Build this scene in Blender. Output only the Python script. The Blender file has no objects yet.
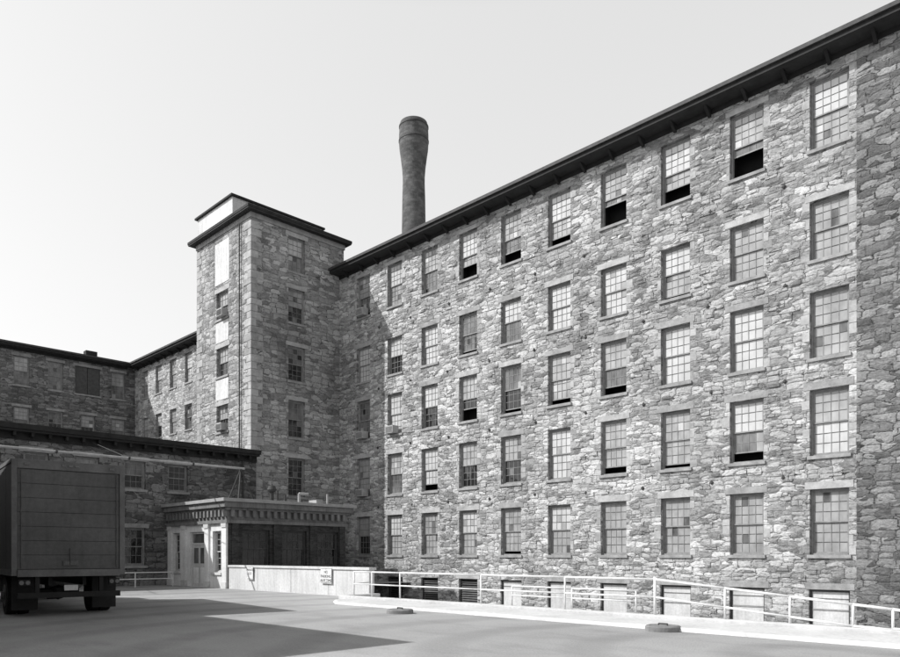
import bpy, bmesh, math, random
from mathutils import Vector, Matrix
random.seed(7)
scene=bpy.context.scene
E=1.55
FX,FY=-0.7096,0.7046
RX,RY=0.7046,0.7096
def facX(px,Y):
    t=(px-450)/735.0
    d=Y/(FY+RY*t); return d*(FX+RX*t)

# ---------------- materials ----------------
def newmat(name):
    m=bpy.data.materials.new(name); m.use_nodes=True
    nt=m.node_tree; nt.nodes.clear()
    out=nt.nodes.new('ShaderNodeOutputMaterial'); b=nt.nodes.new('ShaderNodeBsdfPrincipled')
    nt.links.new(b.outputs[0],out.inputs[0])
    return m,nt,b
def mth(nt,op,a,b=None,c=None,clamp=False):
    n=nt.nodes.new('ShaderNodeMath'); n.operation=op; n.use_clamp=clamp
    for i,v in enumerate((a,b,c)):
        if v is None: continue
        if isinstance(v,(int,float)): n.inputs[i].default_value=v
        else: nt.links.new(v,n.inputs[i])
    return n.outputs[0]
def vmul(nt,v,s):
    n=nt.nodes.new('ShaderNodeVectorMath'); n.operation='MULTIPLY'
    nt.links.new(v,n.inputs[0]); n.inputs[1].default_value=s; return n.outputs[0]
def vadd(nt,a,b):
    n=nt.nodes.new('ShaderNodeVectorMath'); n.operation='ADD'
    nt.links.new(a,n.inputs[0]); nt.links.new(b,n.inputs[1]); return n.outputs[0]
def noise(nt,vec,scale,detail=3,rough=.55):
    n=nt.nodes.new('ShaderNodeTexNoise'); n.inputs['Scale'].default_value=scale
    n.inputs['Detail'].default_value=detail; n.inputs['Roughness'].default_value=rough
    nt.links.new(vec,n.inputs['Vector']); return n
def ramp(nt,fac,stops):
    r=nt.nodes.new('ShaderNodeValToRGB'); nt.links.new(fac,r.inputs[0])
    e=r.color_ramp.elements
    while len(e)<len(stops): e.new(.5)
    for i,(p,v) in enumerate(stops):
        e[i].position=p; e[i].color=(v,v,v,1)
    return r.outputs[0]
def mixf(nt,f,a,b):
    n=nt.nodes.new('ShaderNodeMix'); n.data_type='FLOAT'
    for i,v in ((0,f),(2,a),(3,b)):
        if isinstance(v,(int,float)): n.inputs[i].default_value=v
        else: nt.links.new(v,n.inputs[i])
    return n.outputs[0]
def pos(nt): return nt.nodes.new('ShaderNodeNewGeometry').outputs['Position']
def bump(nt,b,h,strength=.5,dist=.03):
    n=nt.nodes.new('ShaderNodeBump'); n.inputs['Strength'].default_value=strength
    n.inputs['Distance'].default_value=dist
    nt.links.new(h,n.inputs['Height']); nt.links.new(n.outputs[0],b.inputs['Normal'])
def grey(nt,b,col):
    cc=nt.nodes.new('ShaderNodeCombineColor')
    for i in range(3): nt.links.new(col,cc.inputs[i])
    nt.links.new(cc.outputs[0],b.inputs['Base Color'])

def stone(name,sA,sB,lo,hi,mortar,gain=1.0,mw=.055,bs=1.0,bd=.045,rnd=.75,stain=.3,smearv=.5):
    """squared rubble: two stone sizes, flat-bedded, lime pointing partly smeared over the faces"""
    m,nt,b=newmat(name); P=pos(nt)
    nd=noise(nt,P,3.4,4,.65); P2=vadd(nt,P,vmul(nt,nd.outputs['Color'],(.09,.09,.055)))
    s=nt.nodes.new('ShaderNodeSeparateXYZ'); nt.links.new(P2,s.inputs[0])
    u=mth(nt,'ADD',s.outputs[0],s.outputs[1])
    cv=nt.nodes.new('ShaderNodeCombineXYZ'); nt.links.new(u,cv.inputs[0]); nt.links.new(s.outputs[2],cv.inputs[1])
    vA=vmul(nt,cv.outputs[0],(sA[0],sA[1],1)); vB=vmul(nt,cv.outputs[0],(sB[0],sB[1],1))
    mk=noise(nt,vmul(nt,P,(1,1,2.4)),.9,2)
    k=mth(nt,'GREATER_THAN',mk.outputs[0],.52)
    mx=nt.nodes.new('ShaderNodeMix'); mx.data_type='VECTOR'
    nt.links.new(k,mx.inputs[0]); nt.links.new(vA,mx.inputs[4]); nt.links.new(vB,mx.inputs[5])
    V=mx.outputs[1]
    def vor(feat):
        n=nt.nodes.new('ShaderNodeTexVoronoi'); n.voronoi_dimensions='2D'; n.feature=feat; n.distance='CHEBYCHEV'
        n.inputs['Scale'].default_value=1
        n.inputs['Randomness'].default_value=rnd; nt.links.new(V,n.inputs['Vector']); return n
    c=vor('F1'); e2=vor('F2')
    dist=mth(nt,'SUBTRACT',e2.outputs['Distance'],c.outputs['Distance'])
    sep=nt.nodes.new('ShaderNodeSeparateColor'); nt.links.new(c.outputs['Color'],sep.inputs[0])
    col=ramp(nt,sep.outputs[0],[(0,lo),(.18,lo*1.5),(.5,(lo+hi)*.5),(1,hi)])
    fine=noise(nt,vmul(nt,P,(9,9,14)),1,5,.74)
    col=mth(nt,'MULTIPLY',col,ramp(nt,fine.outputs[0],[(.25,.45),(.5,1.0),(.75,1.4)]))
    ed=mth(nt,'ADD',dist,mth(nt,'MULTIPLY',mth(nt,'SUBTRACT',fine.outputs[0],.5),.28))
    mm=ramp(nt,ed,[(0,.85),(mw,.8),(mw*2.2,0)])
    sm=noise(nt,P,.9,4)
    mortv=mth(nt,'MULTIPLY',ramp(nt,sm.outputs[0],[(.3,.5),(.6,1.05)]),mortar)
    col=mixf(nt,mm,col,mortv)
    smear=noise(nt,vmul(nt,P,(2.2,2.2,4.0)),1,5,.78)
    sk=ramp(nt,smear.outputs[0],[(.50,0),(.64,smearv)])
    col=mixf(nt,sk,col,mortar*.92)
    gap=ramp(nt,ed,[(.0,.15),(.02,.4),(.07,1)])
    gk=ramp(nt,sm.outputs[0],[(.38,0),(.50,1)])
    col=mth(nt,'MULTIPLY',col,mixf(nt,gk,1.0,gap))
    st=noise(nt,vmul(nt,P,(.5,.5,.12)),1,5,.65)
    st2=noise(nt,P,.16,3,.6)
    col=mth(nt,'MULTIPLY',col,ramp(nt,st.outputs[0],[(.3,1-stain),(.55,1.0)]))
    col=mth(nt,'MULTIPLY',col,mth(nt,'MULTIPLY',ramp(nt,st2.outputs[0],[(.35,.72),(.62,1.0)]),1.18*gain))
    col=mth(nt,'MINIMUM',col,.66)
    grey(nt,b,col); b.inputs['Roughness'].default_value=.92
    b.inputs['Specular IOR Level'].default_value=.2
    h=ramp(nt,ed,[(0,0),(mw*1.8,.6),(.45,1)])
    h=mth(nt,'ADD',h,mth(nt,'MULTIPLY',fine.outputs[0],1.2))
    h=mth(nt,'ADD',h,mth(nt,'MULTIPLY',sep.outputs[1],.7))
    bump(nt,b,h,bs,bd)
    return m
def block(name,w,h,lo,hi,mortar,gain=1.0,ms=.018,bd=.04):
    m,nt,b=newmat(name); P=pos(nt)
    nd=noise(nt,P,1.6,3); P2=vadd(nt,P,vmul(nt,nd.outputs['Color'],(.03,.03,.02)))
    s=nt.nodes.new('ShaderNodeSeparateXYZ'); nt.links.new(P2,s.inputs[0])
    u=mth(nt,'ADD',s.outputs[0],s.outputs[1])
    cv=nt.nodes.new('ShaderNodeCombineXYZ'); nt.links.new(u,cv.inputs[0]); nt.links.new(s.outputs[2],cv.inputs[1])
    br=nt.nodes.new('ShaderNodeTexBrick'); nt.links.new(cv.outputs[0],br.inputs['Vector'])
    br.inputs['Scale'].default_value=1; br.inputs['Brick Width'].default_value=w; br.inputs['Row Height'].default_value=h
    br.inputs['Mortar Size'].default_value=ms; br.inputs['Mortar Smooth'].default_value=.2
    br.inputs['Color1'].default_value=(lo,lo,lo,1); br.inputs['Color2'].default_value=(hi,hi,hi,1); br.inputs['Mortar'].default_value=(mortar,)*3+(1,)
    fine=noise(nt,P,14,4,.7); mid=noise(nt,P,1.1,4,.6)
    col=mth(nt,'MULTIPLY',br.outputs['Color'],ramp(nt,fine.outputs[0],[(.25,.6),(.5,1),(.75,1.35)]))
    col=mth(nt,'MULTIPLY',col,ramp(nt,mid.outputs[0],[(.3,.65*gain),(.65,1.15*gain)]))
    grey(nt,b,col); b.inputs['Roughness'].default_value=.92
    b.inputs['Specular IOR Level'].default_value=.25
    hh=mth(nt,'ADD',mth(nt,'MULTIPLY',mth(nt,'SUBTRACT',1,br.outputs['Fac']),.8),mth(nt,'MULTIPLY',fine.outputs[0],.9))
    bump(nt,b,hh,.9,bd)
    return m
def plain(name,v,var=.25,scale=3,rough=.7,fine=25,bd=.004,metal=0,spec=.3,streak=0):
    m,nt,b=newmat(name)
    P=pos(nt)
    a=noise(nt,P,scale,4,.65); f=noise(nt,P,fine,3,.6)
    col=mth(nt,'MULTIPLY',ramp(nt,a.outputs[0],[(.28,v*(1-var)),(.72,v*(1+var))]),ramp(nt,f.outputs[0],[(.3,.88),(.7,1.1)]))
    if streak:
        q=noise(nt,vmul(nt,P,(6,6,.5)),1,4,.7)
        col=mth(nt,'MULTIPLY',col,ramp(nt,q.outputs[0],[(.35,1-streak),(.55,1.0)]))
    grey(nt,b,col); b.inputs['Roughness'].default_value=rough
    b.inputs['Metallic'].default_value=metal; b.inputs['Specular IOR Level'].default_value=spec
    if bd: bump(nt,b,f.outputs[0],.5,bd)
    return m
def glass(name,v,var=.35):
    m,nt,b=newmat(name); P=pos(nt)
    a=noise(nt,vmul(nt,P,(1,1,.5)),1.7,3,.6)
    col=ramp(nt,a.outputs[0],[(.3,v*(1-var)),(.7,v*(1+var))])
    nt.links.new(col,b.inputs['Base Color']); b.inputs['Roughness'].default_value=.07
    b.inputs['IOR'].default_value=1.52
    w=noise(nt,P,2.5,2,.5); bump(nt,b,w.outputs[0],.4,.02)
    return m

S_fac=stone('rubble_stone',(2.2,5.2),(1.5,3.6),.15,.52,.52,gain=1.12)
S_end=stone('end_bay_stone',(1.9,4.0),(1.2,2.7),.10,.38,.33,rnd=.65,smearv=.3,bd=.06)
S_tow=stone('tower_stone',(1.7,3.9),(1.2,2.7),.15,.48,.46,gain=1.02,rnd=.6,smearv=.45)
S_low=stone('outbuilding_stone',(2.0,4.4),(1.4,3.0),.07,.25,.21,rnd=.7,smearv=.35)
S_trim=plain('dressed_granite',.36,.25,2.5,.85,18,.01)
S_trimd=plain('weathered_sill_stone',.27,.3,2.5,.85,18,.01)
S_quoin=plain('quoin_granite',.36,.3,1.3,.9,9,.03)
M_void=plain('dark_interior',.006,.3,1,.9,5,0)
M_frame=plain('sash_paint',.22,.25,4,.6,20,.002)
M_frame2=plain('frame_paint_dark',.06,.3,4,.6,20,.002)
M_board=plain('boarded_panel',.50,.18,1.2,.8,12,.004,streak=.15)
M_louv=plain('louver_paint',.10,.3,2,.7,12,.003)
G=[glass('glass_sky_pale',.46,.15),glass('glass_sky_grey',.30,.3),glass('glass_mid',.12,.6),glass('glass_dark',.02,.6)]  # paler greys put sky reflection and drawn blinds into the base colour
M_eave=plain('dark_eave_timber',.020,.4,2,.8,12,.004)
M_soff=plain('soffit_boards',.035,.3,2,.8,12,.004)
M_roof=plain('roofing_felt',.10,.3,1,.9,9,.01)
M_iron=plain('iron_plate',.05,.4,4,.7,20,.004)
M_white=plain('white_painted_brick',.68,.15,.9,.75,14,.008,streak=.1)
M_conc=plain('light_concrete',.52,.16,.8,.85,11,.006)
M_wallc=plain('yard_wall_concrete',.55,.14,.8,.85,11,.008,streak=.15)
M_concd=plain('stained_concrete',.28,.3,.7,.9,8,.01)
M_cover=plain('cover_concrete',.20,.25,3,.9,14,.01)
M_rail=plain('rail_paint',.66,.15,3,.5,20,.002)
M_brick=block('dark_brick',.22,.075,.03,.07,.06,ms=.008,bd=.01)
M_cbrick=block('stack_brick',.6,.25,.08,.14,.12,ms=.012,bd=.02)
M_stucco=plain('stucco_patch',.58,.12,.6,.85,8,.01,streak=.2)
M_corn=plain('cornice_stone',.17,.3,1.5,.8,14,.006,streak=.3)
M_cap=plain('cornice_cap',.30,.2,1.5,.8,14,.006)
M_pipe=plain('pipe_lagging',.36,.25,2,.7,14,.004)

# ---------------- mesh builder ----------------
def empty(name,loc=(0,0,0),rotz=0):
    e=bpy.data.objects.new(name,None); scene.collection.objects.link(e); e.location=loc; e.rotation_euler=(0,0,rotz); return e
class MB:
    def __init__(s,kind='W',p=0):
        s.v=[];s.f=[];s.m=[];s.mats=[];s.kind=kind;s.p=p
    def mp(s,u,d,z):
        if s.kind=='Y': return (u,s.p-d,z)
        if s.kind=='X': return (s.p+d,u,z)
        return (u,d,z)
    def mi(s,m):
        if m not in s.mats: s.mats.append(m)
        return s.mats.index(m)
    def quad(s,pts,m):
        i=len(s.v); s.v+= [s.mp(*q) for q in pts]; s.f.append(tuple(range(i,i+len(pts)))); s.m.append(s.mi(m))
    def hexa(s,b,t,m):
        i=len(s.v); s.v+=[s.mp(*q) for q in b+t]; k=s.mi(m)
        n=len(b)
        s.f.append(tuple(range(i,i+n))); s.f.append(tuple(range(i+n,i+2*n))); s.m+= [k,k]
        for a in range(n):
            c=(a+1)%n; s.f.append((i+a,i+c,i+n+c,i+n+a)); s.m.append(k)
    def box(s,u0,u1,d0,d1,z0,z1,m):
        s.hexa([(u0,d0,z0),(u1,d0,z0),(u1,d1,z0),(u0,d1,z0)],[(u0,d0,z1),(u1,d0,z1),(u1,d1,z1),(u0,d1,z1)],m)
    def tube(s,a,b,r,m,n=10,r2=None):
        a=Vector(s.mp(*a));b=Vector(s.mp(*b)); ax=(b-a).normalized()
        up=Vector((0,0,1)) if abs(ax.z)<.9 else Vector((1,0,0))
        x=ax.cross(up).normalized(); y=ax.cross(x); r2=r if r2 is None else r2
        i=len(s.v); k=s.mi(m)
        for c,rr in ((a,r),(b,r2)):
            for j in range(n):
                t=2*math.pi*j/n; s.v.append(tuple(c+x*rr*math.cos(t)+y*rr*math.sin(t)))
        s.f.append(tuple(range(i,i+n)));s.f.append(tuple(range(i+n,i+2*n)));s.m+=[k,k]
        for j in range(n):
            c=(j+1)%n; s.f.append((i+j,i+c,i+n+c,i+n+j)); s.m.append(k)
    def lathe(s,prof,c,m,n=40):
        i=len(s.v); k=s.mi(m)
        for r,z in prof:
            for j in range(n):
                t=2*math.pi*j/n; s.v.append((c[0]+r*math.cos(t),c[1]+r*math.sin(t),z))
        for a in range(len(prof)-1):
            for j in range(n):
                b=(j+1)%n; s.f.append((i+a*n+j,i+a*n+b,i+(a+1)*n+b,i+(a+1)*n+j)); s.m.append(k)
    def build(s,name,parent=None,smooth=False,bevel=0):
        me=bpy.data.meshes.new(name); me.from_pydata(s.v,[],s.f)
        for m in s.mats: me.materials.append(m)
        for p,k in zip(me.polygons,s.m): p.material_index=k; p.use_smooth=smooth
        bm=bmesh.new(); bm.from_mesh(me); bmesh.ops.recalc_face_normals(bm,faces=bm.faces); bm.to_mesh(me); bm.free()
        o=bpy.data.objects.new(name,me); scene.collection.objects.link(o)
        if parent: o.parent=parent
        if bevel:
            md=o.modifiers.new('bevel','BEVEL'); md.width=bevel; md.segments=2; md.limit_method='ANGLE'
        return o

def wall(mb,u0,u1,z0,z1,ops,mat,rev=.32,d=0):
    ops=[o for o in ops if o[0]>=u0-1e-4 and o[1]<=u1+1e-4]
    us=sorted(set([u0,u1]+[o[0] for o in ops]+[o[1] for o in ops]))
    zs=sorted(set([z0,z1]+[o[2] for o in ops]+[o[3] for o in ops]))
    for a,b in zip(us[:-1],us[1:]):
        if b-a<1e-5: continue
        uc=(a+b)/2
        for c,e in zip(zs[:-1],zs[1:]):
            zc=(c+e)/2
            if any(o[0]<uc<o[1] and o[2]<zc<o[3] for o in ops): continue
            mb.quad([(a,d,c),(b,d,c),(b,d,e),(a,d,e)],mat)
    for a,b,c,e in ops:
        mb.quad([(a,d,c),(a,-rev,c),(a,-rev,e),(a,d,e)],mat)
        mb.quad([(b,d,c),(b,-rev,c),(b,-rev,e),(b,d,e)],mat)
        mb.quad([(a,d,e),(b,d,e),(b,-rev,e),(a,-rev,e)],mat)
        mb.quad([(a,d,c),(b,d,c),(b,-rev,c),(a,-rev,c)],mat)

def window(mb,a,b,c,e,opened=0.0,cols=4,rows=3,tone=None,fr=None,d0=0.0):
    """double-hung sash window in opening a..b, c..e"""
    fr=fr or M_frame
    D=-.15+d0
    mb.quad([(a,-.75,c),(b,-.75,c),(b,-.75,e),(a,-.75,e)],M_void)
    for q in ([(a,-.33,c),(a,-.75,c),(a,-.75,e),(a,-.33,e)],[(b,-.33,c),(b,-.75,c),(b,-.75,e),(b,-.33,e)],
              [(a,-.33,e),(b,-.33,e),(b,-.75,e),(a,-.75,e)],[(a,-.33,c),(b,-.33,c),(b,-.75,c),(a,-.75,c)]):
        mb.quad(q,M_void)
    w=.07
    mb.box(a+.002,a+w,D-.12,D,c+.002,e-.002,fr); mb.box(b-w,b-.002,D-.12,D,c+.002,e-.002,fr)
    mb.box(a+w,b-w,D-.12,D,e-w,e-.002,fr); mb.box(a+w,b-w,D-.12,D+.02,c+.002,c+.06,fr)
    mid=(c+e)/2
    r=random.random()
    if tone is None:
        t1=0 if r<.55 else (1 if r<.88 else 2)
        r2=random.random(); t2=t1 if r2<.5 else (1 if r2<.65 else (2 if r2<.82 else 3))
    else: t1,t2=tone
    def sash(z0,z1,d,t):
        A,B=a+w,b-w; s=.05
        mb.box(A,A+s,d-.035,d,z0,z1,fr);mb.box(B-s,B,d-.035,d,z0,z1,fr)
        mb.box(A+s,B-s,d-.035,d,z1-s,z1,fr);mb.box(A+s,B-s,d-.035,d,z0,z0+s,fr)
        A+=s;B-=s;z0+=s;z1-=s
        pw=(B-A)/cols; ph=(z1-z0)/rows
        for i in range(cols):
            for j in range(rows):
                tt=t
                rr=random.random()
                if rr<.05: tt=min(3,t+1)
                elif rr<.08: tt=max(0,t-1)
                x0=A+i*pw;x1=x0+pw;y0=z0+j*ph;y1=y0+ph; k=random.uniform(-.004,.004);l=random.uniform(-.004,.004)
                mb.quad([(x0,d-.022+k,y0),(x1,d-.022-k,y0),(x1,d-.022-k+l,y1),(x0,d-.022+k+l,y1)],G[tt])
        m=.009; mf=fr if t>=2 else M_frame2
        for i in range(1,cols):
            x=A+i*pw; mb.box(x-m,x+m,d-.03,d-.006,z0,z1,fr)
        for j in range(1,rows):
            y=z0+j*ph; mb.box(A,B,d-.031,d-.007,y-m,y+m,mf)
    sash(mid-.02,e-w,D-.03,t1)
    H=mid-c
    if opened<=0: sash(c+.06,mid+.02,D-.075,t2)
    else:
        up=opened*(H-.1); sash(c+.06+up,mid+.02+up,D-.075,t2)

def lintel(mb,a,b,e,d=0,h=.26,m=None):
    mb.box(a-.14-random.uniform(0,.08),b+.14+random.uniform(0,.08),d-.02,d+.02,e+.002,e+h*random.uniform(.9,1.1),m or random.choice([S_trim,S_trimd,S_fac]))
def sill(mb,a,b,c,d=0,h=.13,m=None):
    mb.box(a-.08,b+.08,-.14,d+.075,c-h,c-.002,m or S_trimd)

# ---------------- main mill ----------------
mill=empty('stone_mill')
rows=[(.04,2.45),(3.68,6.12),(7.28,9.72),(10.9,13.08),(14.97,17.52)]
TOP=18.0+E
YF=28.6
cols=[-9.25-3.03*k for k in range(0,10)]
right=[-5.6,-2.55]
leftc=[-9.25-3.03*k for k in range(13,21)]
hw=.67
def ops_for(cs,base=True):
    o=[]
    for c in cs:
        for z0,z1 in rows: o.append((c-hw,c+hw,z0+E,z1+E))
        if base: o.append((c-hw-.03,c+hw+.03,-2.72+E,-1.24+E))
    return o
mw=MB('Y',YF)
XS=-8.33
wall(mw,-72.2,XS,-1.6,TOP,ops_for(cols)+ops_for(leftc,False),S_fac)
mw.build('facade_wall',mill)
mc=MB('Y',YF)
wall(mc,XS,1.5,-1.6,TOP,ops_for(right),S_end,d=.03)
mc.quad([(XS,-.01,-1.6),(XS,.03,-1.6),(XS,.03,TOP),(XS,-.01,TOP)],S_end)
mc.quad([(1.5,.03,-1.6),(1.5,-15.4,-1.6),(1.5,-15.4,TOP),(1.5,.03,TOP)],S_end)
mc.build('end_bay_wall',mill)
mt=MB('Y',YF); mg=MB('Y',YF)
OPEN={(4,1):.75,(4,2):.5,(4,3):.8,(4,4):.3,(4,5):.45,(4,6):.6,(4,9):.2,
      (2,3):.3,(2,6):.55,(1,1):.3,(1,2):.12,(1,3):.25,(2,5):.15,(3,2):.1,(2,4):.2,(3,6):.15,(0,5):.12,(1,7):.3}
TONE={(2,6):(1,3),(1,5):(1,3),(1,4):(0,0),(1,6):(1,3),(2,7):(0,3),(3,0):(1,1),(3,1):(1,1),(2,2):(0,0),(2,1):(0,0),(2,0):(1,1),(1,0):(1,0),(1,1):(0,2),(0,0):(1,1),(0,1):(1,1),(0,2):(1,1),(0,3):(1,1),(3,2):(0,1),(3,3):(0,0)}
for c in cols+leftc+right:
    near=c in cols; dd=.03 if c in right else 0
    for ri,(z0,z1) in enumerate(rows):
        a,b,z0,z1=c-hw,c+hw,z0+E,z1+E
        lintel(mt,a,b,z1,dd,.26 if ri<4 else .2); sill(mt,a,b,z0,dd)
        op=0; tone=None
        if near:
            k=cols.index(c)
            op=OPEN.get((ri,k),0); tone=TONE.get((ri,k))
            if ri==4: tone=(1,2) if k%2 else (0,1)
        elif random.random()<.25: op=.4
        window(mg,a,b,z0,z1,op,4,4 if ri==4 else 3,tone,d0=0)
    if c in leftc: continue
    a,b,z0,z1=c-hw-.03,c+hw+.03,-2.72+E,-1.24+E
    lintel(mt,a,b,z1,dd,.24); sill(mt,a,b,z0,dd,.12)
    fr=M_frame2
    mg.box(a+.002,a+.08,-.22,-.12,z0,z1-.002,fr);mg.box(b-.08,b-.002,-.22,-.12,z0,z1-.002,fr);mg.box(a+.08,b-.08,-.22,-.12,z1-.08,z1-.002,fr)
    if c>-26:
        mg.box(a+.08,b-.08,-.2,-.15,z0,z1-.08,M_board)
        if random.random()<.5: mg.box(a+.081,b-.081,-.15,-.13,(z0+z1)/2-.03,(z0+z1)/2+.03,M_frame)
    else:
        mg.box(a+.08,b-.08,-.28,-.25,z0,z1-.08,M_void)
        n=11
        for j in range(n):
            z=z0+.05+j*(z1-z0-.15)/n
            mg.hexa([(a+.08,-.22,z+.07),(b-.08,-.22,z+.07),(b-.08,-.21,z+.085),(a+.08,-.21,z+.085)],
                    [(a+.08,-.14,z),(b-.08,-.14,z),(b-.08,-.13,z+.015),(a+.08,-.13,z+.015)],M_louv)
for c in cols:
    for z0,z1 in rows:
        for sgn in (-1,1):
            z=z0+E
            while z<z1+E-.3:
                h=random.uniform(.22,.42); w=random.uniform(.12,.34)
                if random.random()<.3:
                    u0=c+sgn*hw; u1=u0+sgn*w
                    mt.box(min(u0,u1),max(u0,u1),-.02,random.uniform(.006,.014),z,z+h-.02,random.choice([S_trim,S_trimd,S_quoin]))
                z+=h
# individual stones standing proud of the wall face: real relief in the raking sun
rel=MB('Y',YF)
allops=ops_for(cols)
def blocked(u0,u1,z0,z1):
    for a,b,c,e in allops:
        if u1>a-.1 and u0<b+.1 and z1>c-.18 and z0<e+.3: return True
    return False
for i in range(3000):
    u=random.uniform(-38.8,-8.7); z=random.uniform(-1.2,TOP-.6)
    w=random.uniform(.10,.32); h=random.uniform(.06,.15)
    if blocked(u-w,u+w,z-h,z+h): continue
    p=random.uniform(.01,.04)
    j=lambda s: random.uniform(-s,s)
    q=[(-w+j(.03),-h+j(.02)),(w+j(.03),-h+j(.02)),(w+j(.04),j(.04)),(w*.9+j(.04),h+j(.02)),(-w+j(.04),h+j(.02)),(-w+j(.03),j(.03))]
    t=[(x*.9,y*.84) for x,y in q]
    rel.hexa([(u+x,-.01,z+y) for x,y in q],[(u+x,p+j(.006),z+y) for x,y in t],S_fac)
rel.build('projecting_stones',mill)
mt.build('lintels_and_sills',mill,bevel=.008)
mg.build('sash_windows',mill)
ac=MB('Y',YF)
def acunit(mb,u,z):
    mb.box(u-.34,u+.34,-.1,.38,z,z+.45,S_trim)
    for j in range(7): mb.box(u-.3,u+.3,.38,.395,z+.05+j*.05,z+.07+j*.05,M_iron)
acunit(ac,cols[8]-.1,rows[2][0]+E+.03); acunit(ac,cols[9]+.05,rows[1][0]+E+.03); acunit(ac,cols[9]+.05,rows[4][0]+E+.03)
acunit(ac,cols[9]+.05,rows[2][0]+E+.03)
ac.build('air_conditioners',mill,bevel=.01)
tp=MB('Y',YF)
for c in cols:
    for z in (2.98,6.62,10.22,13.95):
        u=c+1.515+random.uniform(-.1,.1); zz=z+E+random.uniform(-.05,.05); r=.10
        if u>XS-.2: continue
        tp.hexa([(u-r,.001,zz),(u,.001,zz-r),(u+r,.001,zz),(u,.001,zz+r)],[(u-r*.8,.045,zz),(u,.045,zz-r*.8),(u+r*.8,.045,zz),(u,.045,zz+r*.8)],M_iron)
        tp.box(u-.03,u+.03,.045,.065,zz-.03,zz+.03,M_iron)
tp.build('wall_tie_plates',mill)
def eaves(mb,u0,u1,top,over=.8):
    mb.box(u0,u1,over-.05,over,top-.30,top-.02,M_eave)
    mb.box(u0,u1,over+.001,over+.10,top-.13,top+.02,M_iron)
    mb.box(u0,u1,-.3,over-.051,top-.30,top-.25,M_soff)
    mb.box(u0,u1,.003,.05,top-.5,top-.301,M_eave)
ev=MB('Y',YF); T2=18.45+E
eaves(ev,-72.2+.8,1.9,T2)
x=-7.7
while x<1.5: x+=1.515
while x>-72:
    if not(-46.5<x<-38.5):
        ev.hexa([(x-.06,.05,T2-.62),(x+.06,.05,T2-.62),(x+.06,.12,T2-.62),(x-.06,.12,T2-.62)],[(x-.06,.05,T2-.301),(x+.06,.05,T2-.301),(x+.06,.55,T2-.301),(x-.06,.55,T2-.301)],M_eave)
    x-=1.515
ev.hexa([(-73,.75,T2-.02),(1.9,.75,T2-.02),(1.9,-7.5,T2+1.6),(-73,-7.5,T2+1.6)],[(-73,.75,T2+.06),(1.9,.75,T2+.06),(1.9,-7.5,T2+1.7),(-73,-7.5,T2+1.7)],M_roof)
ev.hexa([(-73,-7.5,T2+1.6),(1.9,-7.5,T2+1.6),(1.9,-16,T2-.02),(-73,-16,T2-.02)],[(-73,-7.5,T2+1.7),(1.9,-7.5,T2+1.7),(1.9,-16,T2+.06),(-73,-16,T2+.06)],M_roof)
ev.quad([(1.5,0,TOP),(1.5,-7.5,T2+1.58),(1.5,-15.4,TOP)],S_end)
ev.quad([(-72,-15.4,-1.6),(1.5,-15.4,-1.6),(1.5,-15.4,TOP),(-72,-15.4,TOP)],S_fac)
ev.quad([(-72,.0,TOP),(1.5,.0,TOP),(1.5,.0,T2-.3),(-72,.0,T2-.3)],S_fac)
ev.build('roof_and_eaves',mill)

# ---------------- mill wing (far left) ----------------
wing=empty('mill_wing')
XW=-72.2
ww=MB('X',XW)
wc=[27-2.75*k for k in range(0,15)]
wo=[]
for i,c in enumerate(wc):
    for r,(z0,z1) in enumerate(rows):
        big=(i==1 and r==4)
        wo.append((c-(1.1 if big else .62), c+(1.1 if big else .62), z0+E,z1+E))
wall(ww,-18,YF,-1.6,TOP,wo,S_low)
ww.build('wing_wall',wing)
wg=MB('X',XW); wt=MB('X',XW)
for o in wo:
    lintel(wt,o[0],o[1],o[3],0,.24,S_trimd); sill(wt,o[0],o[1],o[2])
    if o[1]-o[0]>2:
        um=(o[0]+o[1])/2
        wg.box(o[0]+.01,um-.02,-.2,-.12,o[2],o[3],M_frame2); wg.box(um+.02,o[1]-.01,-.2,-.12,o[2],o[3],M_frame2)
        wg.quad([(o[0],-.3,o[2]),(o[1],-.3,o[2]),(o[1],-.3,o[3]),(o[0],-.3,o[3])],M_void)
    else: window(wg,*o,0,3,3,random.choice([(1,2),(2,3),(2,2),(1,3)]))
wt.build('wing_lintels',wing); wg.build('wing_windows',wing)
we=MB('X',XW); eaves(we,-18,YF-.8,T2)
we.quad([(-18,0,TOP),(YF,0,TOP),(YF,0,T2-.3),(-18,0,T2-.3)],S_low)
we.hexa([(-18,.75,T2-.02),(YF+7,.75,T2-.02),(YF+7,-7,T2+1.5),(-18,-7,T2+1.5)],[(-18,.75,T2+.06),(YF+7,.75,T2+.06),(YF+7,-7,T2+1.6),(-18,-7,T2+1.6)],M_roof)
we.hexa([(-18,-7,T2+1.5),(YF+7,-7,T2+1.5),(YF+7,-15,T2),(-18,-15,T2)],[(-18,-7,T2+1.6),(YF+7,-7,T2+1.6),(YF+7,-15,T2+.06),(-18,-15,T2+.06)],M_roof)
we.quad([(-18,0,-1.6),(-18,-14.5,-1.6),(-18,-14.5,TOP),(-18,-7,T2+1.5),(-18,0,TOP)],S_low)
we.quad([(-18,-14.5,-1.6),(YF+15,-14.5,-1.6),(YF+15,-14.5,TOP),(-18,-14.5,TOP)],S_low)
we.quad([(YF+7,-14.5,-1.6),(YF+7,0.0,-1.6),(YF+7,0.0,TOP),(YF+7,-14.5,TOP)],S_low)
we.box(24.2,25.2,-1.0,-.3,T2,T2+.75,M_eave)
we.build('wing_roof',wing)

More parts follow.
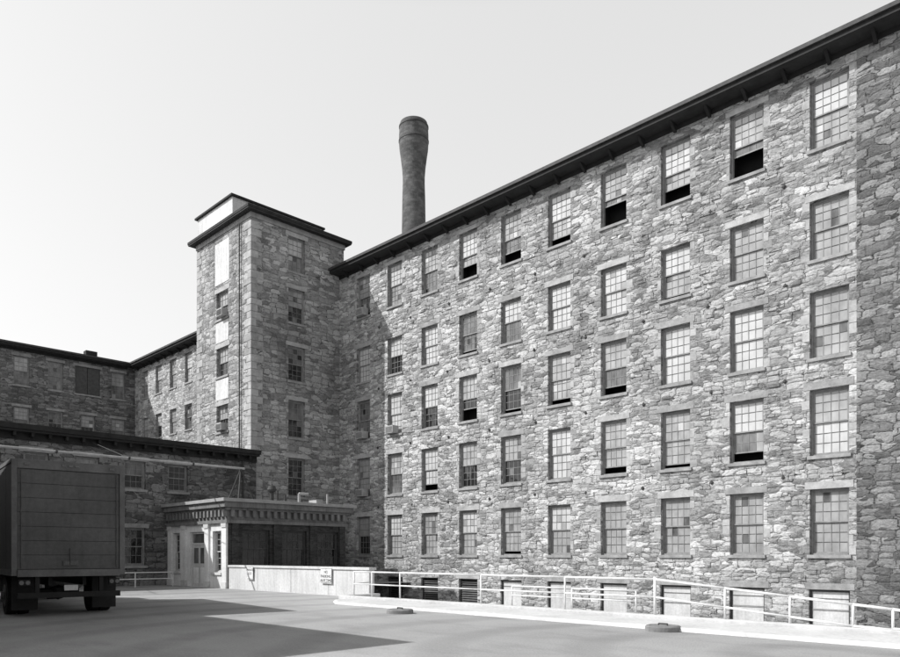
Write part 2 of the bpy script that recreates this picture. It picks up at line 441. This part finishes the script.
# ---------------- stair tower ----------------
tower=empty('stair_tower')
TX0,TX1,TY=-45.9,-39.0,22.2
TT=20.3+E
tf=MB('Y',TY)
fo=[(-43.25,-41.75,a+E,b+E) for a,b in ((14.8,16.5),(11.2,13.0),(7.75,9.4))]
wall(tf,TX0,TX1,-1.6,TT,fo,S_tow)
tf.quad([(TX0,0,-1.6),(TX0,-6.4,-1.6),(TX0,-6.4,TT),(TX0,0,TT)],S_tow)
tf.box(-43.4,-41.6,-.01,.02,17.0+E,19.6+E,M_stucco)
tf.box(-43.3,-41.7,-.01,.018,13.35+E,14.62+E,M_stucco)
tf.box(-43.3,-41.7,-.01,.018,9.75+E,11.02+E,M_stucco)
for k,o in enumerate(fo):
    lintel(tf,o[0],o[1],o[3],0,.25,S_trim); sill(tf,o[0],o[1],o[2]); window(tf,*o,[0.5,0,.5][k],4,2,(1,3))
acunit(tf,-42.3,fo[2][2]+.02); acunit(tf,-42.2,fo[0][2]+.02)
tf.build('front_wall',tower)
ts=MB('X',TX1)
so=[(24.75,25.95,a+E,b+E) for a,b in ((17.55,19.7),(14.4,16.5),(10.8,12.95),(7.3,9.6),(3.65,6.05),(.1,2.4))]
wall(ts,TY,YF,-1.6,TT,so,S_tow)
for k,o in enumerate(so):
    lintel(ts,o[0],o[1],o[3],0,.25,S_trim); sill(ts,o[0],o[1],o[2]); window(ts,*o,0,3,3,[(1,2),(1,3),(2,3),(2,3),(3,3),(3,3)][k])
ts.build('side_wall',tower)
tq=MB('W')
z=-1.4;k=0
while z<TT-.8:
    h=random.uniform(.34,.5)
    a,b=(.75,.4) if k%2 else (.4,.75)
    a+=random.uniform(-.08,.1); b+=random.uniform(-.08,.1); pr=random.uniform(.015,.03)
    tq.box(TX1-a,TX1+pr,TY-pr,TY+b,z+.012,z+h-.012,random.choice([S_quoin,S_trim,S_trimd]))
    tq.box(TX0-pr,TX0+b,TY-pr,TY+.3,z+.012,z+h-.012,random.choice([S_quoin,S_trim,S_trimd]))
    z+=h;k+=1
tq.build('corner_quoins',tower,bevel=.012)
tr=MB('W')
o=.42; YB=YF+.35
tr.box(TX0-o,TX1+o,TY-o,YB+.3,TT+.002,TT+.08,M_soff)
tr.box(TX0-o-.03,TX1+o+.03,TY-o-.03,YB+.33,TT+.082,TT+.24,M_eave)
tr.box(TX0-.06,TX1+.06,TY-.06,YB+.05,TT-.3,TT,S_trimd)
tr.box(TX0+.05,-41.25,TY+.02,YB-.1,TT+.242,22.0+E,M_stucco)
tr.box(TX0-.1,-41.1,TY-.13,YB,22.002+E,22.12+E,M_eave)
tr.tube((-40,23.2,TT+.2),(-40,23.2,TT+1.0),.06,M_iron)
tr.box(TX0+.02,TX1-.02,YF+.02,YB,10,TT-.301,S_tow)
tr.tube((TX1-1.2,TY-.1,2),(TX1-1.2,TY-.1,TT-.4),.04,M_iron)
tr.build('tower_roof',tower)

# ---------------- smokestack ----------------
st=empty('smokestack')
sc=MB('W'); cx,cy=-55.8,50.2
zt=44.1+E
sc.lathe([(2.0,0),(1.6,16),(1.36,26),(1.26,32),(1.17,38.0),(1.12,39.6),(1.13,40.2),(1.20,41.1),(1.33,42.1),(1.45,42.9),(1.50,43.6),(1.50,44.4),(1.46,45.2),(1.38,zt),(1.0,zt),(.95,zt-3)],(cx,cy),M_cbrick,56)
sc.lathe([(1.0,zt-3),(.01,zt-3)],(cx,cy),M_void)
for z,r in ((zt-1.95,1.54),(zt-.5,1.51)):
    sc.lathe([(r-.1,z),(r,z+.02),(r,z+.16),(r-.1,z+.18)],(cx,cy),M_iron,56)
sc.build('brick_shaft',st)

# ---------------- low stone outbuilding ----------------
ob=empty('stone_outbuilding')
XO=-38.4; OT=5.75+E
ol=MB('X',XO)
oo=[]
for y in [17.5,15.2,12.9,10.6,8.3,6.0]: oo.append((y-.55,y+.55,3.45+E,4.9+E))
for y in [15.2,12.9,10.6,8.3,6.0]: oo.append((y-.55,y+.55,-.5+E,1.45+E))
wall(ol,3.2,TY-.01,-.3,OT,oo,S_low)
for q in oo:
    lintel(ol,q[0],q[1],q[3],0,.24,S_trimd); sill(ol,q[0],q[1],q[2]); window(ol,*q,0,3,2,random.choice([(2,3),(3,3),(2,2)]),M_frame)
ol.quad([(3.2,0,-.3),(3.2,-6,-.3),(3.2,-6,OT),(3.2,0,OT)],S_low)
ol.box(3.0,TY-.02,-.2,.45,OT+.002,OT+.1,M_soff)
ol.box(2.9,TY-.02,-7,.6,OT+.1,OT+.34,M_eave)
ol.box(3.2,TY-.02,.002,.09,OT-.32,OT,M_eave)
y=3.6
while y<TY-.2:
    ol.box(y-.06,y+.06,.09,.4,OT-.2,OT,M_eave); y+=.75
ol.tube((TY-.9,.12,0),(TY-.9,.12,OT-.3),.05,M_iron)
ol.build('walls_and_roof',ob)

# ---------------- pump house ----------------
ph=empty('pump_house')
PX0,PX1,PY0,PY1=-38.38,-32.0,17.0,23.8
PT=2.75+E; CB=1.55+E
pf=MB('Y',PY0)
po=[(-37.95,-37.1,.75,2.75),(-35.95,-34.35,.02,2.75),(-33.5,-32.65,.75,2.75)]
wall(pf,PX0,PX1,-.1,CB+.1,po,M_white,rev=.25)
for q in (po[0],po[2]): window(pf,*q,0,2,3,(3,3),M_board); sill(pf,q[0],q[1],q[2],0,.12,M_conc)
a,b,c,e=po[1]
pf.quad([(a,-.25,c),(b,-.25,c),(b,-.25,e),(a,-.25,e)],M_void)
pf.box(a+.01,a+.1,-.2,-.08,c,e-.01,M_board);pf.box(b-.1,b-.01,-.2,-.08,c,e-.01,M_board);pf.box(a+.1,b-.1,-.2,-.08,e-.1,e-.01,M_board)
m=(a+b)/2
for x0,x1 in ((a+.1,m-.01),(m+.01,b-.1)):
    pf.box(x0,x1,-.18,-.13,c,e-.65,M_board)
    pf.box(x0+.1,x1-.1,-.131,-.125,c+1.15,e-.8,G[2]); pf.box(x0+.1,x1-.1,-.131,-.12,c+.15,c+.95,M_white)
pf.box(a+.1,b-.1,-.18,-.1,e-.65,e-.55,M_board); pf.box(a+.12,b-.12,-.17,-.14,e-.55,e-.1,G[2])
for u in (PX0+.2,-36.5,-34.0,PX1-.22):
    pf.box(u-.2,u+.2,.002,.09,.0,CB-.002,M_white); pf.box(u-.24,u+.24,.002,.13,CB-.2,CB-.003,M_conc); pf.box(u-.24,u+.24,.002,.13,.0,.3,M_conc)
pf.build('front_wall',ph)
pr=MB('X',PX1)
ro=[(17.75,19.25,1.0,2.8),(19.95,21.4,1.0,2.8),(22.05,23.4,1.0,2.8)]
wall(pr,PY0+.001,PY1,-1.5,CB+.1,ro,M_brick,rev=.25)
for q in ro: window(pr,*q,0,4,2,(3,3),M_frame2); sill(pr,q[0],q[1],q[2],0,.12,S_trimd)
for u in (17.36,19.6,21.73,23.6): pr.box(u-.18,u+.18,.002,.09,-1.4,CB-.003,M_brick)
pr.quad([(PY1,0,-1.5),(PY1,-6.3,-1.5),(PY1,-6.3,PT),(PY1,0,PT)],M_brick)
pr.build('side_wall',ph)
pc=MB('W')
def ring(z0,z1,o,m): pc.box(PX0-.0,PX1+o,PY0-o,PY1+o,z0,z1,m)
ring(CB,CB+.16,.14,M_corn); ring(CB+.162,CB+.62,.06,M_corn)
ring(CB+.622,CB+.74,.2,M_corn); ring(CB+.742,CB+1.0,.34,M_corn); ring(CB+1.002,CB+1.16,.46,M_cap)
u=PX0+.2
while u<PX1: 
    pc.box(u,u+.17,PY0-.26,PY0-.06,CB+.30,CB+.62,M_corn); u+=.38
u=PY0+.05
while u<PY1:
    pc.box(PX1+.06,PX1+.26,u,u+.17,CB+.30,CB+.62,M_corn); u+=.38
pc.build('cornice',ph,bevel=.01)
pk=MB('W'); zr=CB+1.16
for (x,y) in ((-34.1,18.1),(-33.0,18.1),(-33.5,19.3)):
    pk.tube((x,y,zr),(-33.5,18.5,4.33+E),.045,M_iron,8)
pk.tube((-32.4,19.6,zr),(-32.4,19.6,zr+.55),.10,M_iron,14); pk.lathe([(.01,zr+.85),(.17,zr+.78),(.24,zr+.6),(.18,zr+.5)],(-32.4,19.6),M_iron,16)
pk.tube((-32.4,21.2,zr),(-32.4,21.2,zr+.5),.07,S_trim); pk.tube((-32.4,21.2,zr+.5),(-32.4,21.75,zr+.5),.07,S_trim)
pk.box(-33.0,-32.3,22.2,22.6,zr,zr+.28,S_trim); pk.box(-33.05,-32.25,22.15,22.65,zr+.28,zr+.32,M_iron)
pk.tube((-32.6,20.5,zr),(-32.6,20.5,zr+.4),.05,M_iron); pk.tube((-32.6,23.1,zr),(-32.6,23.1,zr+.6),.05,S_trim)
pk.tube((-34.8,21.4,zr),(-34.8,21.4,zr+.8),.05,M_iron)
pk.build('roof_fittings',ph)
pp=empty('overhead_pipe'); q=MB('W')
q.tube((-33.5,18.7,4.38+E),(-33.5,2.2,4.38+E),.055,M_pipe,12)
for y in (16,13,10,7,4): q.tube((-33.5,y-.04,4.38+E),(-33.5,y+.04,4.38+E),.08,M_iron,12)
for y in (13,7):
    q.tube((-33.5,y,4.38+E),(XO+.1,y,OT-.1),.015,M_iron,6)
q.build('pipe_run',pp)

# ---------------- off-frame brick warehouse (stands left of the yard) ----------------
wh=empty('brick_warehouse')
L=8.0
wx1,wy1=-9.8-.58*L, 8.85-.815*L; whz=L*math.tan(math.radians(41))
w1=MB('X',wx1); ops=[(y-.7,y+.7,1.2,3.4) for y in (-16,-12,-8,-4)]+[(y-.7,y+.7,4.4,6.0) for y in (-16,-12,-8,-4,0)]
wall(w1,-20,wy1,-.1,whz-.25,ops,M_brick)
for qq in ops: window(w1,*qq,0,3,3); sill(w1,qq[0],qq[1],qq[2])
w1.build('east_wall',wh)
w2=MB('W')
w2.quad([(-36.5,wy1,-.1),(wx1,wy1,-.1),(wx1,wy1,whz-.25),(-36.5,wy1,whz-.25)],M_brick)
w2.quad([(-36.5,-20,-.1),(-36.5,wy1,-.1),(-36.5,wy1,whz-.25),(-36.5,-20,whz-.25)],M_brick)
w2.quad([(-36.5,-20,-.1),(wx1,-20,-.1),(wx1,-20,whz-.25),(-36.5,-20,whz-.25)],M_brick)
w2.box(-36.6,wx1+.0,-20.1,wy1+.0,whz-.25,whz,M_conc)
for x in (-32,-27,-20):
    w2.box(x-1.2,x+1.2,wy1+.003,wy1+.06,0,3.2,M_frame2)
    w2.box(x-1.35,x+1.35,wy1+.003,wy1+.12,3.2,3.45,M_conc)
w2.build('walls_and_roof',wh)

# ---------------- ground ----------------
def ground_mat():
    m,nt,b=newmat('worn_asphalt'); P=pos(nt)
    big=noise(nt,P,.12,4,.6); mid=noise(nt,vmul(nt,P,(.8,1.6,1)),.7,5,.65); fine=noise(nt,P,26,4,.75)
    col=ramp(nt,big.outputs[0],[(.3,.29),(.5,.35),(.7,.42)])
    col=mth(nt,'MULTIPLY',col,ramp(nt,mid.outputs[0],[(.28,.80),(.5,.96),(.75,1.0)]))
    col=mth(nt,'MULTIPLY',col,ramp(nt,fine.outputs[0],[(.3,.68),(.7,1.0)]))
    col=mth(nt,'MULTIPLY',col,1.18)
    v=nt.nodes.new('ShaderNodeTexVoronoi'); v.inputs['Scale'].default_value=.33; nt.links.new(vadd(nt,P,vmul(nt,mid.outputs['Color'],(1,1,0))),v.inputs['Vector'])
    col=mth(nt,'MULTIPLY',col,ramp(nt,v.outputs['Distance'],[(.03,.72),(.2,1)]))
    w=nt.nodes.new('ShaderNodeTexWave'); w.wave_type='RINGS'; w.rings_direction='Z'; w.inputs['Scale'].default_value=.13; w.inputs['Distortion'].default_value=2.5; w.inputs['Detail'].default_value=3; w.inputs['Detail Scale'].default_value=.6
    off=nt.nodes.new('ShaderNodeVectorMath'); off.operation='ADD'; nt.links.new(P,off.inputs[0]); off.inputs[1].default_value=(4,-12,0); nt.links.new(off.outputs[0],w.inputs['Vector'])
    col=mth(nt,'MULTIPLY',col,ramp(nt,w.outputs['Fac'],[(.6,1.0),(.97,.85)]))
    grey(nt,b,col); b.inputs['Roughness'].default_value=.9; b.inputs['Specular IOR Level'].default_value=.2
    bump(nt,b,fine.outputs[0],.8,.015)
    return m
M_asph=ground_mat()
g=MB('W')
def rect(mb,x0,x1,y0,y1,z,m): mb.quad([(x0,y0,z),(x1,y0,z),(x1,y1,z),(x0,y1,z)],m)
R=700
rect(g,-R,R,-R,15.6,0,M_asph)
rect(g,-R,-21.2,15.6,17.25,0,M_asph)
rect(g,-R,-32.1,17.25,28.7,0,M_asph)
rect(g,2,R,15.6,28.7,0,M_asph)
rect(g,-R,R,28.7,R,0,M_asph)
g.build('ground')
pv=MB('W'); rect(pv,-39.2,2,15.6,28.65,-1.38,M_concd); pv.build('sunken_pavement')
sw=MB('W')
sw.hexa([(-20.3,14.6,0),(-19.2,13.9,0),(6,13.75,0),(6,15.5,0),(-20.3,15.5,0)],[(-20.2,14.64,.09),(-19.15,13.96,.09),(5.9,13.8,.09),(5.9,15.45,.09),(-20.2,15.45,.09)],M_conc)
sw.build('sidewalk',bevel=.02)
rw=empty('retaining_wall'); r=MB('W')
r.box(-21.2,2,15.502,15.75,-1.5,.16,M_conc)
r.box(-21.35,-21.05,15.76,17.28,-1.5,.16,M_conc)
r.build('retaining_kerb',rw,bevel=.015)
r=MB('W')
r.box(2,2.2,15.6,28.5,-1.5,.02,M_concd)
r.build('areaway_end_wall',rw)
yw=empty('yard_wall'); r=MB('W')
r.box(-31.9,-21.36,17.0,17.25,-1.45,1.02,M_wallc); r.box(-31.9,-21.3,16.95,17.30,1.022,1.12,M_conc)
for x in (-29.3,-26.6,-23.9): r.box(x-.008,x+.008,16.996,17.0,.02,1.02,M_iron)
r.build('wall_body',yw,bevel=.012)
rp=MB('W')
rp.hexa([(-9.2,15.76,-1.37),(1.9,15.76,-1.37),(1.9,17.4,-1.37),(-9.2,17.4,-1.37)],[(-9.2,15.76,.02),(1.9,15.76,-1.3),(1.9,17.4,-1.3),(-9.2,17.4,.02)],M_conc)
rp.box(-21.0,-9.21,15.76,17.4,-1.37,.021,M_conc)
rp.build('access_ramp',None)
rl=empty('ramp_railing'); r=MB('W')
YR=15.62
def tz(X): return 1.0 if X<-8.9 else max(.2,1.0-(X+8.9)*.092)
pxs=[354,372,400,481,565,655,725,790,853,893]
Xs=[facX(p,YR) for p in pxs]+[-2.0]
for i,X in enumerate(Xs):
    big=pxs[i]==655 if i<len(pxs) else False
    r.tube((X,YR,.1),(X,YR,tz(X)+(.06 if big else 0)),.035 if big else .026,M_rail)
for a,b in zip(Xs[:-1],Xs[1:]):
    r.tube((a,YR,tz(a)),(b,YR,tz(b)),.028,M_rail); r.tube((a,YR,max(.18,tz(a)-.42)),(b,YR,max(.16,tz(b)-.42)),.024,M_rail)
r.tube((Xs[0],YR,1.0),(-21.2,16.9,1.0),.026,M_rail); r.tube((Xs[0],YR,.58),(-21.2,16.9,.58),.022,M_rail)
r.build('front_rail',rl,smooth=True)
r=MB('W'); Y2=17.3
x2=[facX(p,Y2) for p in (512,572,636)]
for X in x2: r.tube((X,Y2,.02),(X,Y2,.62),.024,M_rail)
for a,b in zip(x2[:-1],x2[1:]):
    r.tube((a,Y2,.62),(b,Y2,.62),.024,M_rail); r.tube((a,Y2,.34),(b,Y2,.34),.02,M_rail)
r.build('back_rail',rl,smooth=True)
for i,(px,y) in enumerate(((400,613.5),(663,631))):
    d=1139/(y-556); t=(px-450)/735; X=d*(FX+RX*t);Y=d*(FY+RY*t)
    c=empty('manhole_cover',(X,Y,0)); q=MB('W'); R0=.34
    q.lathe([(R0+.02,0),(R0+.02,.09),(R0-.01,.115),(R0-.06,.12),(R0-.07,.11),(.05,.115),(.001,.115)],(0,0),M_cover,32)
    q.tube((-.1,0,.11),(-.1,0,.15),.015,M_iron); q.tube((.1,0,.11),(.1,0,.15),.015,M_iron); q.tube((-.1,0,.15),(.1,0,.15),.015,M_iron)
    q.build('cover',c)
gr=empty('guard_rail'); q=MB('W')
for y in (10.5,12.5,14.5,16.4): q.tube((-36.6,y,0),(-36.6,y,.75),.03,M_rail)
for z in (.72,.4): q.tube((-36.6,10.5,z),(-36.6,16.4,z),.028,M_rail)
q.build('rails',gr)
def sign(px,w,zc,h,txt):
    X=facX(px,16.93); e=empty('no_parking_sign',(X,16.94,zc)); q=MB('W')
    q.box(-w/2,w/2,-.012,.0,-h/2,h/2,M_white)
    for b in ((-w/2+.02,w/2-.02,h/2-.04,h/2-.025),(-w/2+.02,w/2-.02,-h/2+.025,-h/2+.04)): q.box(b[0],b[1],-.015,-.012,b[2],b[3],M_iron)
    for s in (-1,1):
        q.tube((0,-.02,s*(h/2-.06)),(0,0,s*(h/2-.06)),.012,M_iron,6)
    q.build('plate',e)
    for j,s in enumerate(txt):
        cu=bpy.data.curves.new('lettering','FONT'); cu.body=s; cu.size=h*.27; cu.align_x='CENTER'; cu.extrude=.002
        o=bpy.data.objects.new('lettering',cu); scene.collection.objects.link(o); o.parent=e
        o.rotation_euler=(math.pi/2,0,0); o.location=(0,-.016,h*.14-j*h*.27); cu.materials.append(M_iron)
sign(326,.72,.77,.62,['NO','PARKING','ANY TIME'])
sign(250,.5,.78,.6,['PRIVATE','LOT'])

# ---------------- box truck ----------------
M_tbox=plain('truck_box_aluminium',.09,.2,.6,.7,14,.003,spec=.2)
M_tdoor=plain('truck_rear_door',.10,.2,.6,.7,10,.004,spec=.2,streak=.12)
M_ttrim=plain('truck_trim',.12,.3,2,.6,14,.003)
M_tdark=plain('truck_chassis',.012,.4,4,.7,20,.003)
M_tire=plain('tire_rubber',.015,.3,4,.9,30,.004)
M_hub=plain('wheel_steel',.09,.3,5,.5,20,.002,metal=.3)
M_light=plain('tail_lamp',.12,.2,5,.25,20,0)
M_cab=plain('cab_paint',.3,.15,1,.35,10,0,spec=.5)
tk=empty('box_truck',(-20.5,6.45,0),math.radians(173.7))
W=1.32; b=MB('W')
b.box(.02,7.4,-W,W,1.12,3.95,M_tbox)
for x in [i*1.2+.9 for i in range(6)]:
    b.box(x,x+.03,-W-.006,-W,1.2,3.85,M_tbox); b.box(x,x+.03,W,W+.006,1.2,3.85,M_tbox)
for s in (-1,1):
    b.box(.0,7.42,s*W-.02,s*W+.02,3.88,3.98,M_ttrim); b.box(.0,7.42,s*W-.02,s*W+.02,1.05,1.2,M_ttrim)
b.build('cargo_box',tk,bevel=.02)
b=MB('W')
b.box(-.05,.0,-W-.01,-W+.12,1.05,3.98,M_ttrim);b.box(-.05,.0,W-.12,W+.01,1.05,3.98,M_ttrim)
b.box(-.05,.0,-W+.12,W-.12,3.75,3.98,M_ttrim);b.box(-.08,.0,-W+.12,W-.12,1.02,1.2,M_ttrim)
n=7
for j in range(n):
    z0=1.21+j*(3.74-1.21)/n; b.box(-.02,.015,-W+.13,W-.13,z0+.004,z0+(3.74-1.21)/n-.004,M_tdoor)
b.box(-.05,-.02,-.18,.18,1.3,1.42,M_hub); b.tube((-.06,-.0,1.32),(-.06,0,1.75),.015,M_hub)
for s in (-1,1):
    b.tube((-.045,s*(W-.2),1.25),(-.045,s*(W-.2),3.7),.012,M_hub,6)
    b.box(-.07,-.05,s*1.0-.06,s*1.0+.06,3.83,3.89,M_light)
for y in (-.15,0,.15): b.box(-.07,-.05,y-.05,y+.05,3.84,3.9,M_light)
b.build('rear_door',tk,bevel=.006)
b=MB('W')
b.box(.3,9.6,-.45,-.36,.78,1.04,M_tdark);b.box(.3,9.6,.36,.45,.78,1.04,M_tdark)
for x in (.35,2.5,4.5,6.5): b.box(x,x+.1,-1.25,1.25,1.0,1.12,M_tdark)
b.box(-.12,.02,-1.2,1.2,.48,.62,M_tdark)
for s in (-1,1):
    b.box(-.02,.08,s*.75-.05,s*.75+.05,.62,1.02,M_tdark)
    b.box(-.1,-.02,s*1.05-.13,s*1.05+.13,.8,.95,M_tdark)
    b.tube((-.13,s*1.12,.875),(-.1,s*1.12,.875),.055,M_light); b.tube((-.13,s*.98,.875),(-.1,s*.98,.875),.055,M_light)
    b.box(.55,.57,s*.95-.3,s*.95+.3,.15,1.0,M_tdark)
    b.tube((4.3,s*.95,.75),(5.6,s*.95,.75),.28,M_hub,16)
b.box(-.14,-.12,-.16,.16,.66,.8,M_board)
b.tube((1.5,-.5,.55),(1.5,.5,.55),.13,M_tdark); b.lathe([(.01,.35),(.2,.42),(.2,.68),(.01,.75)],(1.5,0),M_tdark,16)
b.build('chassis',tk)
def wheel(b,x,y0,y1):
    r=.5
    b.tube((x,y0,r),(x,y1,r),r,M_tire,28)
    sy=1 if (y0+y1)>0 else -1; yo=y1 if abs(y1)>abs(y0) else y0
    b.tube((x,yo,r),(x,yo+sy*.015,r),.3,M_hub,20); b.tube((x,yo+sy*.01,r),(x,yo+sy*.09,r),.11,M_hub,12)
b=MB('W')
for s in (-1,1):
    wheel(b,1.5,s*.74,s*.98); wheel(b,1.5,s*1.02,s*1.27); wheel(b,8.6,s*.95,s*1.22)
b.build('wheels',tk,bevel=.03)
b=MB('W')
prof=[(7.6,.8),(9.2,.8),(10.1,.8),(10.2,1.0),(10.2,1.55),(9.3,1.75),(8.95,2.65),(7.7,2.7)]
b.hexa([(x,-1.1,z) for x,z in prof],[(x,1.1,z) for x,z in prof],M_cab)
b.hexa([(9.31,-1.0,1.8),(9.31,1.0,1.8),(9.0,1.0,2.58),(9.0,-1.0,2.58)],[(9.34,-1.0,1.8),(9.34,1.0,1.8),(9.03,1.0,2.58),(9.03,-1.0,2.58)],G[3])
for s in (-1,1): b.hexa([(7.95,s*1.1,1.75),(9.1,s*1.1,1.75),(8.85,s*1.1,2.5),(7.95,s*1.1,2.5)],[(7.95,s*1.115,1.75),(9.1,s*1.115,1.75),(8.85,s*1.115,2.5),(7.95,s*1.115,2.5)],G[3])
b.box(10.2,10.35,-1.15,1.15,.5,.8,M_hub)
b.build('cab',tk,bevel=.04)

# ---------------- sky, sun, camera ----------------
EL=math.radians(41); dx,dy=.58,.815
wld=bpy.data.worlds.new('World'); scene.world=wld; wld.use_nodes=True
nt=wld.node_tree; nt.nodes.clear()
o=nt.nodes.new('ShaderNodeOutputWorld'); bg=nt.nodes.new('ShaderNodeBackground'); sk=nt.nodes.new('ShaderNodeTexSky')
sk.sky_type='NISHITA'; sk.sun_disc=False; sk.sun_elevation=EL; sk.sun_rotation=math.atan2(-dx,-dy); sk.dust_density=2.5; sk.air_density=1.0
sp=nt.nodes.new('ShaderNodeSeparateColor'); nt.links.new(sk.outputs[0],sp.inputs[0])
# blue-sensitive black-and-white film, plus white added to the visible sky, dropped above it to deepen shadows
tc=nt.nodes.new('ShaderNodeTexCoord'); sx=nt.nodes.new('ShaderNodeSeparateXYZ'); nt.links.new(tc.outputs['Generated'],sx.inputs[0])
sky_lift=ramp(nt,sx.outputs[2],[(0,.85),(.30,.90),(.60,.92),(.74,.0)])
v=mth(nt,'ADD',mth(nt,'MULTIPLY',sp.outputs[2],.70),mth(nt,'MULTIPLY',sp.outputs[0],.25))
v=mth(nt,'ADD',v,mth(nt,'MULTIPLY',sky_lift,4.7))
cc=nt.nodes.new('ShaderNodeCombineColor')
for i in range(3): nt.links.new(v,cc.inputs[i])
nt.links.new(cc.outputs[0],bg.inputs[0]); bg.inputs[1].default_value=.12
nt.links.new(bg.outputs[0],o.inputs[0])
sl=bpy.data.lights.new('sun','SUN'); sl.energy=5.0; sl.angle=math.radians(.5); sl.color=(1,.998,.995)
so_=bpy.data.objects.new('sun',sl); scene.collection.objects.link(so_)
h=math.hypot(dx,dy); D=Vector((dx/h*math.cos(EL),dy/h*math.cos(EL),-math.sin(EL)))
so_.rotation_euler=D.to_track_quat('-Z','Y').to_euler()
cam=bpy.data.cameras.new('camera'); co=bpy.data.objects.new('camera',cam); scene.collection.objects.link(co)
cam.sensor_width=36; cam.lens=36*735/900; cam.shift_y=227.5/900; cam.clip_end=3000; cam.clip_start=.1
co.location=(0,0,E); co.rotation_euler=(math.pi/2,0,math.atan2(.7096,.7046))
scene.camera=co
scene.view_settings.view_transform='Standard'; scene.view_settings.look='None'; scene.view_settings.exposure=0; scene.view_settings.gamma=1
